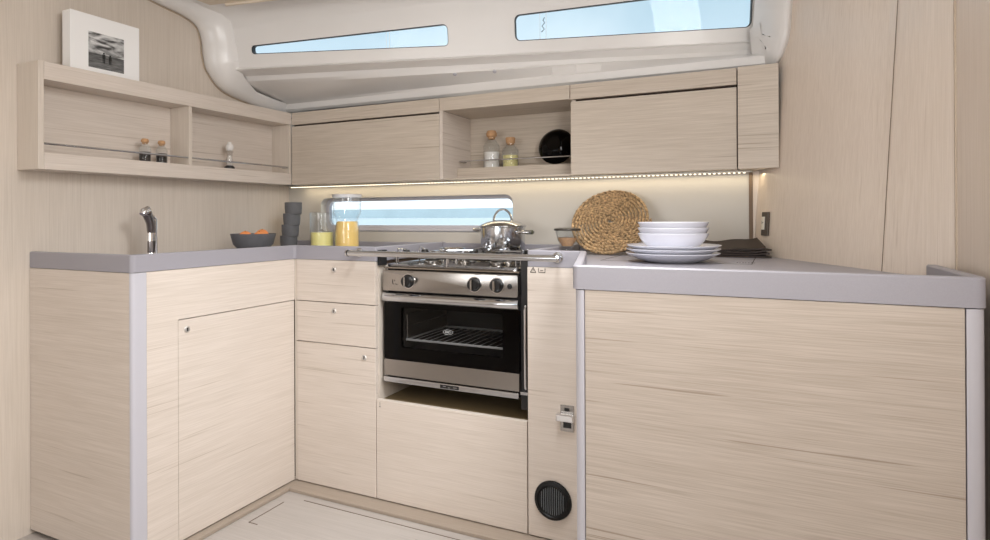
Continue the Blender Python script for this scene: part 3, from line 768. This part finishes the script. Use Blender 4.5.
for zz in (1.283,): add_tube(b, [(-1.272, 2.40, zz), (-1.272, 2.342, zz), (-1.262, 2.336, zz), (-.7175, 2.336, zz)], .003, 8)
obj('fiddle_rail', b, steel, t, True)
t = thing('wall_cabinet', 'oak wall cabinet with wide flap door, right of the open cubby', 'cabinet', (-.42, 2.35, ZU0))
b = bmesh.new(); add_box(b, -.7015, -.1215, YU + .0195, 2.46, ZU0 + .012, ZU1 - .004); obj('body', b, corem, t)
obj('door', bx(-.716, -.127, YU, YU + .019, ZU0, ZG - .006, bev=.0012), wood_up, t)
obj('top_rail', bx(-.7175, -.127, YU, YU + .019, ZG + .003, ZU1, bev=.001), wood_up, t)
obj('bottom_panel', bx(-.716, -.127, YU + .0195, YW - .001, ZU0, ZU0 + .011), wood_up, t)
t = thing('wall_cabinet', 'narrow upright oak wall cabinet against the right bulkhead', 'cabinet', (-.06, 2.25, ZU0))
b = bmesh.new(); add_prism(b, [(-.121, YU + .001), (.001, YU + .001), (-.047, 2.245), (-.060, 2.27), (-.121, 2.27)], ZU0 + .012, ZU1 - .004); obj('body', b, corem, t)
obj('front_panel', bx(-.1225, .0025, YU - .018, YU - .0005, ZU0 - .001, ZU1 - .002, bev=.0012), wood_up, t)
obj('bottom_panel', prism([(-.121, YU + .001), (.001, YU + .001), (-.080, 2.305), (-.121, 2.309)], ZU0, ZU0 + .011), wood_up, t)

# LED strip under the wall cabinets
t = thing('led_strip', 'warm dotted LED strip under the wall cabinets', 'light', (-1.07, 2.285, 1.190))
obj('profile', bx(-2.20, -.085, 2.272, 2.300, 1.1895, 1.1955, bev=.0005), mat('aluminium_profile', srgb(205, 200, 190), .4, .6), t)
b = bmesh.new(); x_ = -2.19; 
while x_ < -.095: add_box(b, x_, x_ + .007, 2.276, 2.284, 1.1865, 1.1895); x_ += .0165
dt = obj('diode', b, led_mat, t); dt['kind'] = 'stuff'
la = bpy.data.lights.new('led_lamp', 'AREA'); la.shape = 'RECTANGLE'; la.size = 2.1; la.size_y = .012; la.energy = .8; la.color = (1, .84, .56)
lo = bpy.data.objects.new('led_lamp', la); C.objects.link(lo); lo.location = (0, -.004, -.006); lo.parent = t

# ================================================================== LEFT OPEN SHELF
SXF, SY0, SY1, SZ0, SZ1 = -2.117, 1.109, 2.203, 1.196, 1.541
t = thing('open_wall_shelf', 'long two bay open oak shelf on the left wall', 'shelf', (-2.17, 1.65, SZ0))
xw = -2.2345
obj('end_panel', bx(xw, SXF, SY0, SY0 + .017, SZ0, SZ1, bev=.001), wood_z, t)
obj('end_panel', bx(xw, SXF - .001, SY1 - .012, SY1, SZ0 + .055, SZ1 - .058), wood_z, t)
obj('divider', bx(xw + .008, SXF - .001, 1.648, 1.662, SZ0 + .055, SZ1 - .058), wood_z, t)
obj('top_board', bx(xw, SXF, SY0 + .0175, SY1, SZ1 - .057, SZ1, bev=.001), wood_y, t)
obj('bottom_board', bx(xw, SXF, SY0 + .0175, SY1, SZ0, SZ0 + .054, bev=.001), wood_y, t)
obj('back_panel', bx(xw, xw + .007, SY0 + .018, SY1 - .0125, SZ0 + .0545, SZ1 - .0575), wood_y, t)
for y0_, y1_ in ((SY0 + .018, 1.6475), (1.6625, SY1 - .020)):
    b = bmesh.new(); add_tube(b, [(-2.123, y0_, 1.279), (-2.123, y1_, 1.279)] + ([(-2.126, y1_ + .004, 1.279), (-2.16, y1_ + .006, 1.279)] if y1_ > 2 else []), .0036, 10)
    obj('fiddle_rail', b, steel, t, True)

# ================================================================== PICTURE FRAME
t = thing('picture_frame', 'white box frame with small black and white beach photo on left shelf', 'picture frame', (-2.17, 1.344, SZ1))
fx = -2.150
obj('box', bx(fx - .045, fx, 1.224, 1.466, SZ1 + .0005, 1.7445, bev=.0015), frame_white, t)
ph = bpy.data.materials.new('beach_photo'); ph.use_nodes = True
n = ph.node_tree.nodes; l = ph.node_tree.links; bs = n['Principled BSDF']; bs.inputs['Roughness'].default_value = .25
g = n.new('ShaderNodeNewGeometry'); sp = n.new('ShaderNodeSeparateXYZ'); l.new(g.outputs['Position'], sp.inputs[0])
mp = n.new('ShaderNodeMapping'); mp.inputs['Scale'].default_value = (1, 12, 34); l.new(g.outputs['Position'], mp.inputs[0])
tn = n.new('ShaderNodeTexNoise'); tn.inputs['Scale'].default_value = 1.4; tn.inputs['Detail'].default_value = 6; tn.inputs['Distortion'].default_value = .8; l.new(mp.outputs[0], tn.inputs[0])
r1 = n.new('ShaderNodeValToRGB'); r1.color_ramp.elements[0].position = .36; r1.color_ramp.elements[0].color = srgb(70, 70, 70); r1.color_ramp.elements[1].position = .62; r1.color_ramp.elements[1].color = srgb(214, 214, 214); l.new(tn.outputs[0], r1.inputs[0])
r2 = n.new('ShaderNodeMapRange'); r2.inputs[1].default_value = 1.565; r2.inputs[2].default_value = 1.612; r2.inputs[3].default_value = .30; r2.inputs[4].default_value = .22; l.new(sp.outputs[2], r2.inputs[0])
mp2 = n.new('ShaderNodeMapping'); mp2.inputs['Scale'].default_value = (1, 30, 260); l.new(g.outputs['Position'], mp2.inputs[0])
tn2 = n.new('ShaderNodeTexNoise'); tn2.inputs['Scale'].default_value = 1; l.new(mp2.outputs[0], tn2.inputs[0])
mu = n.new('ShaderNodeMath'); mu.operation = 'MULTIPLY'; l.new(r2.outputs[0], mu.inputs[0]); l.new(tn2.outputs[0], mu.inputs[1])
gt = n.new('ShaderNodeMath'); gt.operation = 'GREATER_THAN'; gt.inputs[1].default_value = 1.614; l.new(sp.outputs[2], gt.inputs[0])
mi = n.new('ShaderNodeMixRGB'); l.new(gt.outputs[0], mi.inputs[0]); l.new(mu.outputs[0], mi.inputs[1]); l.new(r1.outputs[0], mi.inputs[2]); l.new(mi.outputs[0], bs.inputs['Base Color'])
pr = obj('photo_print', bx(fx, fx + .0008, 1.283, 1.407, 1.563, 1.686), ph, t)
k = bmesh.new()
for yc, hh in ((1.335, .038), (1.357, .033)):
    zb = 1.584
    for q in ((yc - .004, yc - .001), (yc + .001, yc + .004)): add_box(k, fx + .0008, fx + .0014, *q, zb, zb + hh * .5)
    add_prism(k, round_poly([(yc - .0055, zb + hh * .42), (yc + .0055, zb + hh * .42), (yc + .005, zb + hh * .82), (yc - .005, zb + hh * .82)], .0015, 3), fx + .0008, fx + .0014, axis='X')
    add_lathe(k, [(0, 0), (.0032, 0), (.0032, .0006), (0, .0006)], 14, (fx + .0008, yc, zb + hh * .92), (1, 0, 0))
obj('silhouette_figures', k, mat('print_black', srgb(30, 30, 30), .4), pr)

# ================================================================== SMALL JARS
def small_jar(name, label, loc, h, r, fill, fm, stopper=cork, group=None, ball=True):
    x, y, z = loc; t = thing(name, label, 'jar', loc, group)
    obj('glass_body', lathe([(0, 0), (r * .95, 0), (r, .003), (r, h * .58), (r * .8, h * .66), (r * .5, h * .74), (r * .5, h * .80), (r * .44, h * .80), (r * .44, h * .74), (r * .72, h * .65), (r * .93, h * .57), (r * .93, .004), (0, .003)], 28, loc), ware_glass, t, True)
    obj('contents', lathe([(0, .0035), (r * .9, .0035), (r * .91, fill * h), (r * .3, fill * h + .002), (0, fill * h + .001)], 24, loc), fm, t, True)
    if ball: pf = [(0, h * .74), (r * .42, h * .76), (r * .44, h * .81), (r * .62, h * .84), (r * .66, h * .91), (r * .5, h * .98), (0, h)]
    else: pf = [(0, h * .74), (r * .42, h * .76), (r * .44, h * .81), (r * .55, h * .81), (r * .58, h * .99), (r * .5, h), (0, h)]
    obj('stopper', lathe(pf, 24, loc), stopper, t, True)
    return t
zs = SZ0 + .0545
a_ = small_jar('spice_jar', 'left of the twin cork stoppered spice jars in shelf bay under the picture', (-2.165, 1.497, zs), .090, .0205, .42, pepper, group='spice jars on the left shelf')
clone(a_, (-2.165, 1.565, zs), 'right of the twin cork stoppered spice jars, next to the shelf divider')
# clear grinder
loc = (-2.165, 1.885, zs)
t = thing('spice_grinder', 'clear glass grinder alone in the right bay of the left shelf', 'grinder', loc)
gl2 = glass_mat('frosted_clear', (.88, .88, .88, 1))
obj('base', lathe([(0, 0), (.021, 0), (.021, .010), (.014, .016), (0, .016)], 28, loc), black, t, True)
obj('glass_body', lathe([(.014, .016), (.0145, .03), (.011, .052), (.0125, .068), (.0165, .076), (.0165, .08), (0, .08)], 28, loc), gl2, t, True)
obj('contents', lathe([(0, .0165), (.012, .0165), (.012, .03), (.007, .06), (0, .06)], 20, loc), salt, t, True)
obj('cap', lathe([(0, .080), (.011, .081), (.017, .092), (.015, .105), (.009, .112), (.009, .118), (0, .12)], 28, loc), mat('pale_cap', srgb(226, 222, 218), .25), t, True)
zc = 1.2505
small_jar('storage_jar', 'taller cork topped jar of white sugar in open cubby', (-1.137, 2.385, zc), .168, .036, .42, salt)
small_jar('storage_jar', 'shorter cork topped jar of pale pasta in open cubby', (-1.047, 2.385, zc), .130, .036, .40, pasta, ball=False)
# black bowl standing on edge
bc = Vector((-.838, 2.385, zc + .080)); ax = Vector((.05, -.97, .22)).normalized()
bb = lathe([(0, .045), (.030, .045), (.031, .040), (.048, .034), (.066, .018), (.077, 0), (.075, 0), (.064, .016), (.048, .030), (0, .036)], 48, bc, ax)
tag(obj('bowl', bb, black_gloss, base=bc, smooth=True), 'glossy black bowl standing on edge in the open cubby', 'bowl')

# ================================================================== FAUCET
loc = Vector((-2.08, 1.462, .9))
t = thing('faucet', 'slim chrome galley tap with angled spout by the left wall', 'faucet', loc)
d = Vector((.25, -.97, 0)).normalized()
obj('base', lathe([(0, 0), (.021, 0), (.021, .004), (.014, .008), (.0135, .012), (0, .012)], 28, loc), chrome, t, True)
dk = mat('smoked_chrome', srgb(140, 134, 134), .22, 1)
obj('stem', lathe([(.0135, .010), (.0135, .055), (0, .055)], 28, loc), dk, t, True)
obj('collar', lathe([(.0142, .055), (.0142, .085), (0, .085)], 28, loc), chrome, t, True)
b = bmesh.new(); add_tube(b, [loc + Vector((0, 0, .085)), loc + d * .004 + Vector((0, 0, .12)), loc + d * .014 + Vector((0, 0, .142)), loc + d * .021 + Vector((0, 0, .154))], .0135, 20, rr=[.0137, .0145, .016, .0165]); obj('neck', b, dk, t, True)
b = bmesh.new(); add_tube(b, [loc + d * .010 + Vector((0, 0, .158)), loc + d * .020 + Vector((0, 0, .166)), loc + d * .038 + Vector((0, 0, .160)), loc + d * .044 + Vector((0, 0, .152))], .013, 18, rr=[.011, .0165, .015, .010]); obj('spout', b, chrome, t, True)
b = bmesh.new(); q = loc - d * .020 + Vector((.002, 0, 0)); add_tube(b, [q + Vector((0, 0, .0)), q + Vector((0, 0, .135)), q + d * .012 + Vector((0, 0, .145))], .0052, 12); obj('lever', b, chrome, t, True)

# ================================================================== FRUIT BOWL, CUPS, JUGS
loc = Vector((-1.95, 1.815, .9003))
fb = lathe([(0, 0), (.046, 0), (.052, .003), (.077, .030), (.0885, .073), (.086, .0735), (.074, .033), (.046, .009), (0, .007)], 56, loc)
tag(obj('fruit_bowl', fb, darkgrey, base=loc, smooth=True), 'wide charcoal bowl of fruit on the left worktop', 'bowl')
orr = [(-.012, -.030, .060, 'orange fruit at the left of the charcoal bowl'), (.010, .037, .066, 'orange fruit at the right end of the charcoal bowl, peeping highest'), (.040, -.006, .058, 'orange fruit in the middle of the charcoal bowl'), ]
def sph(r, c, seg=24, sq=(1, 1, 1)):
    b = bmesh.new(); bmesh.ops.create_uvsphere(b, u_segments=seg, v_segments=seg // 2, radius=r)
    for v in b.verts: v.co = Vector((v.co.x * sq[0], v.co.y * sq[1], v.co.z * sq[2])) + Vector(c)
    return b
for dx, dy, dz, lb in orr:
    c_ = loc + Vector((dx, dy, dz)); t = thing('orange', lb, 'fruit', c_, 'oranges in the bowl')
    obj('fruit', sph(.026, c_, sq=(1, 1, .93)), orange, t, True)
    obj('stem_end', lathe([(0, 0), (.003, 0), (.002, .0015), (0, .002)], 8, c_ + Vector((0, 0, .0238))), mat('stem_green', srgb(90, 96, 50), .8), t)
cz = .9003
cup = None
cup_prof = [(0, 0), (.032, 0), (.0355, .003), (.038, .030), (.038, .0545), (.0365, .056), (.035, .03), (.029, .008), (0, .006)]
CL = ['lowest of the four stacked charcoal cups by the corner', 'second from bottom of the four stacked charcoal cups', 'third from bottom of the four stacked charcoal cups', 'top one of the four stacked charcoal cups by the corner']
for i in range(4):
    o_ = Vector((-2.035 + .0085 * i, 2.10 + .001 * i, cz + i * .0508))
    if cup is None: cup = obj('cup', lathe(cup_prof, 40, o_), darkgrey, base=o_, smooth=True); tag(cup, CL[0], 'cup', 'stacked charcoal cups')
    else:
        c_ = cup.copy(); C.objects.link(c_); c_.location = o_; c_['label'] = CL[i]
# low glass
loc = Vector((-1.822, 2.08, .9003))
t = thing('juice_glass', 'straight glass tumbler half full of pale yellow juice', 'glass', loc)
obj('glass', lathe([(0, 0), (.050, 0), (.0515, .003), (.0525, .160), (.051, .161), (.0495, .160), (.049, .008), (0, .006)], 48, loc), ware_glass, t, True)
obj('juice', lathe([(0, .0065), (.0485, .0085), (.0488, .073), (0, .073)], 48, loc), juice_y, t, True)
loc = Vector((-1.70, 2.10, .9003))
t = thing('carafe', 'tall glass carafe of orange juice in front of the low window', 'carafe', loc)
obj('glass', lathe([(0, 0), (.050, 0), (.053, .004), (.0525, .09), (.047, .122), (.049, .132), (.060, .160), (.061, .20), (.061, .215), (.0605, .228), (.0595, .236), (.057, .236), (.058, .226), (.0585, .2), (.0575, .162), (.046, .134), (.044, .122), (.0495, .09), (.050, .007), (0, .005)], 48, loc), ware_glass, t, True)
obj('juice', lathe([(0, .006), (.0495, .008), (.049, .09), (.0435, .121), (0, .121)], 48, loc), juice_o, t, True)
obj('collar', lathe([(.0612, .224), (.0625, .224), (.0625, .237), (.0597, .238)], 40, loc), mat('pale_collar', srgb(214, 214, 216), .3), t, True)

# ================================================================== RIGHT WORKTOP ITEMS
# woven mat: a coiled rope disc leaning on the back wall
mc = Vector((-.558, 2.178, 1.022)); mt_ = Vector((0, -.793, .609)).normalized()
u_ = Vector((1, 0, 0)); u_ = (u_ - mt_ * u_.dot(mt_)).normalized(); v_ = mt_.cross(u_)
wm = bmesh.new(); rad = .152; turns = 11
rng = random.Random(3); pts = []
N = turns * 40
path_ = []
for i in range(N + 1):
    a = 2 * PI * i / 40; r_ = .008 + (rad - .014) * (i / N); path_.append((r_, a))
# base rope
base_pts = [mc + (u_ * math.cos(a) + v_ * math.sin(a)) * r_ for r_, a in path_]
add_tube(wm, base_pts, .0060, 6)
# wrapped strands: short slanted bulges over the rope
s = 0
L_ = 0
for i in range(1, len(path_)):
    r_, a = path_[i]; L_ += r_ * 2 * PI / 40
    if L_ >= .0085:
        L_ = 0; p = mc + (u_ * math.cos(a) + v_ * math.sin(a)) * r_
        rd = (u_ * math.cos(a) + v_ * math.sin(a)); tg = (-u_ * math.sin(a) + v_ * math.cos(a))
        j = rng.uniform(-.3, .3)
        dr_ = (rd * .55 + tg * (1.0 + j)).normalized()
        hgt = rng.uniform(.0052, .0085)
        add_tube(wm, [p - dr_ * .0075, p - dr_ * .003 + mt_ * hgt, p + dr_ * .003 + mt_ * hgt, p + dr_ * .0075], .003, 5, rr=[.0014, .0030, .0030, .0014])
wmo = obj('woven_mat', wm, wickers, base=mc, smooth=True, angle=80)
tag(wmo, 'round coiled straw mat leaning on the backsplash behind the plates', 'placemat')
# glass jar with dark lid
loc = Vector((-.738, 2.235, .9003))
loc = Vector((-.684, 2.06, .9003))
t = thing('storage_jar', 'small clear glass jar with dark flat lid left of straw mat', 'jar', loc)
obj('glass', lathe([(0, 0), (.022, 0), (.023, .005), (.020, .028), (.034, .050), (.043, .085), (.041, .086), (.033, .052), (.018, .030), (0, .03)], 36, loc), ware_glass, t, True)
obj('lid', lathe([(0, .087), (.047, .087), (.048, .090), (.047, .094), (.03, .097), (0, .097)], 36, loc), mat('dark_lid', srgb(70, 66, 62), .3, .6), t, True)
obj('contents', lathe([(0, .031), (.018, .032), (.031, .052), (.035, .062), (0, .064)], 24, loc), cork, t, True)

# plates and bowls
pc_ = Vector((-.289, 1.862, .9005))
plate_prof = [(0, 0), (.075, 0), (.080, .002), (.105, .010), (.128, .022), (.136, .026), (.1365, .028), (.134, .0285), (.118, .021), (.085, .009), (0, .007)]
PLL = ['bottom one of three stacked white dinner plates on right worktop', 'middle one of three stacked white dinner plates under the bowls', 'top one of three stacked white dinner plates, directly under the white bowls']
p0 = None
for i in range(3):
    o_ = pc_ + Vector((.0015 * i, 0, .0105 * i + (.0 if i == 0 else .002)))
    if p0 is None: p0 = obj('dinner_plate', lathe(plate_prof, 72, o_), white_china, base=o_, smooth=True); tag(p0, PLL[0], 'plate', 'stacked white dinner plates')
    else: q = p0.copy(); C.objects.link(q); q.location = o_; q['label'] = PLL[i]
bz = .9005 + .0235 + .0072
bowl_prof = [(0, 0), (.050, 0), (.056, .003), (.078, .018), (.095, .038), (.103, .054), (.1025, .0555), (.1005, .054), (.092, .038), (.074, .020), (.05, .007), (0, .006)]
BL = ['lowest of three stacked white bowls resting on the plates', 'middle one of three stacked white bowls on the plates', 'topmost of three stacked white bowls on the plates']
p0 = None
for i in range(3):
    o_ = Vector((pc_.x + .002, pc_.y, bz + .0165 * i))
    if p0 is None: p0 = obj('serving_bowl', lathe(bowl_prof, 72, o_), white_china, base=o_, smooth=True); tag(p0, BL[0], 'bowl', 'stacked white bowls')
    else: q = p0.copy(); C.objects.link(q); q.location = o_; q['label'] = BL[i]

# pile of folded brown placemats
NL = ['lowest of the folded dark brown placemats beside the plates', 'second lowest of the folded dark brown placemats beside the plates', 'second from top of the folded dark brown placemats', 'top brown placemat of the folded pile, curling up at its right corner']
for i in range(4):
    zb = .9004 + i * .0068; rows = []; NN = 16
    cx0, cx1, cy0, cy1 = -.265 + .004 * i, -.020 - .006 * i + (.012 if i == 2 else 0), 2.125 + .006 * i, 2.26
    b = bmesh.new(); th_ = .0055
    def zt_(x, y):
        k = max(0, (x - (cx1 - .09)) / .09); base = k * k * .014 * (i / 3)
        if i == 3: base += .026 * max(0, (y - cy0) / (cy1 - cy0)) + .004 * math.sin(x * 40)
        return base
    top = [[(cx0 + (cx1 - cx0 - .03 * (j / 8)) * k / NN, cy0 + (cy1 - cy0) * j / 8, zb + th_ + zt_(cx0 + (cx1 - cx0) * k / NN, cy0 + (cy1 - cy0) * j / 8)) for k in range(NN + 1)] for j in range(9)]
    grid(top, b); r = bmesh.ops.extrude_face_region(b, geom=list(b.faces)); 
    bmesh.ops.translate(b, verts=[x for x in r['geom'] if isinstance(x, bmesh.types.BMVert)], vec=(0, 0, -th_))
    o = obj('placemat', b, napkin, base=((cx0 + cx1) / 2, 2.2, zb), smooth=True, angle=50)
    tag(o, NL[i], 'placemat', 'folded brown placemats')

# wall socket on the right bulkhead
c_ = wpt(.0815, 0, 1.010); t = thing('wall_socket', 'small dark wall socket with ivory switch on the right bulkhead', 'socket', c_)
def wbox(d0, d1, o0, o1, z0, z1, bev=.001):
    b = bx(d0, d1, o0, o1, z0, z1, bev=bev)
    for v in b.verts: v.co = wpt(v.co.x, v.co.y, v.co.z)
    return b
obj('back_plate', wbox(.055, .098, .0002, .008, .970, 1.050, .002), bronze, t)
obj('switch', wbox(.063, .080, .008, .012, .990, 1.034, .001), ivory, t)
k = bmesh.new(); merge(k, wbox(.0665, .0675, .012, .0124, 1.008, 1.020, 0)); merge(k, wbox(.069, .077, .012, .0124, 1.013, 1.0145, 0)); obj('switch_mark', k, ink, t)

# screw covers on the cabin liner and outside stanchions
for i, (s_, zoff, lb) in enumerate(((.962, .036, 'left of two small round white screw covers on cabin liner'), (1.136, .046, 'right of two small round white screw covers on cabin liner'))):
    # sits on the ledge underside between the flange and the window strip
    tL, tR = Vector(lowL[5]), Vector(lowR[5]); f_ = (W(s_, 0).x + 2.24) / 2.3
    p = Vector(lerp(lowL[6], lowR[6], f_)); p2 = Vector(lerp(lowL[5], lowR[5], f_)); q = Vector(lerp(lowL[4], lowR[4], f_)); r2_ = (Vector(lowR[5]) - Vector(lowL[5])).normalized()
    nn = (q - p2).cross(r2_).normalized(); nn = nn if nn.z < 0 else -nn
    pos = p2 + (q - p2) * .12
    o = obj('screw_cover', lathe([(0, -.002), (.008, -.002), (.008, .002), (.0065, .004), (0, .0045)], 20, pos, nn), white_trim, base=pos, smooth=True)
    tag(o, lb, 'screw cover')
sd_ = W(1.35, .0, -1.2)
t = thing('stanchion', 'thin white deck stanchion with lashing outside the right cabin window', 'stanchion', (sd_.x * 1.5, sd_.y * 1.5, 1.9))
so = W(1.348, .1, 0) - Vector((0, 0, H)); so = so * 1.55 + Vector((0, 0, H))
t.location = so
b = bmesh.new(); add_tube(b, [so + Vector((.018, 0, -.25)), so + Vector((.022, 0, .35))], .0035, 6); add_tube(b, [so + Vector((-.018, 0, -.25)), so + Vector((-.022, 0, .35))], .0035, 6); obj('post', b, rail_white, t)
k = bmesh.new(); add_tube(k, [so + Vector((-.008, -.005, -.035)), so + Vector((.010, -.005, -.02)), so + Vector((-.004, -.005, 0)), so + Vector((.012, -.005, .018)), so + Vector((.002, -.005, .035)), so + Vector((.012, -.005, .05))], .003, 6); obj('lashing', k, mat('dark_rope', srgb(120, 130, 138), .8), t)
so = W(.71, .1, 0) - Vector((0, 0, H)); so = so * 1.55 + Vector((0, 0, H))
b = bmesh.new(); add_tube(b, [so + Vector((.012, 0, -.25)), so + Vector((.008, 0, .35))], .003, 6); add_tube(b, [so + Vector((-.012, 0, -.25)), so + Vector((-.014, 0, .35))], .003, 6)
tag(obj('stanchion', b, rail_white, base=so), 'thin pale deck post outside the left cabin window', 'stanchion')
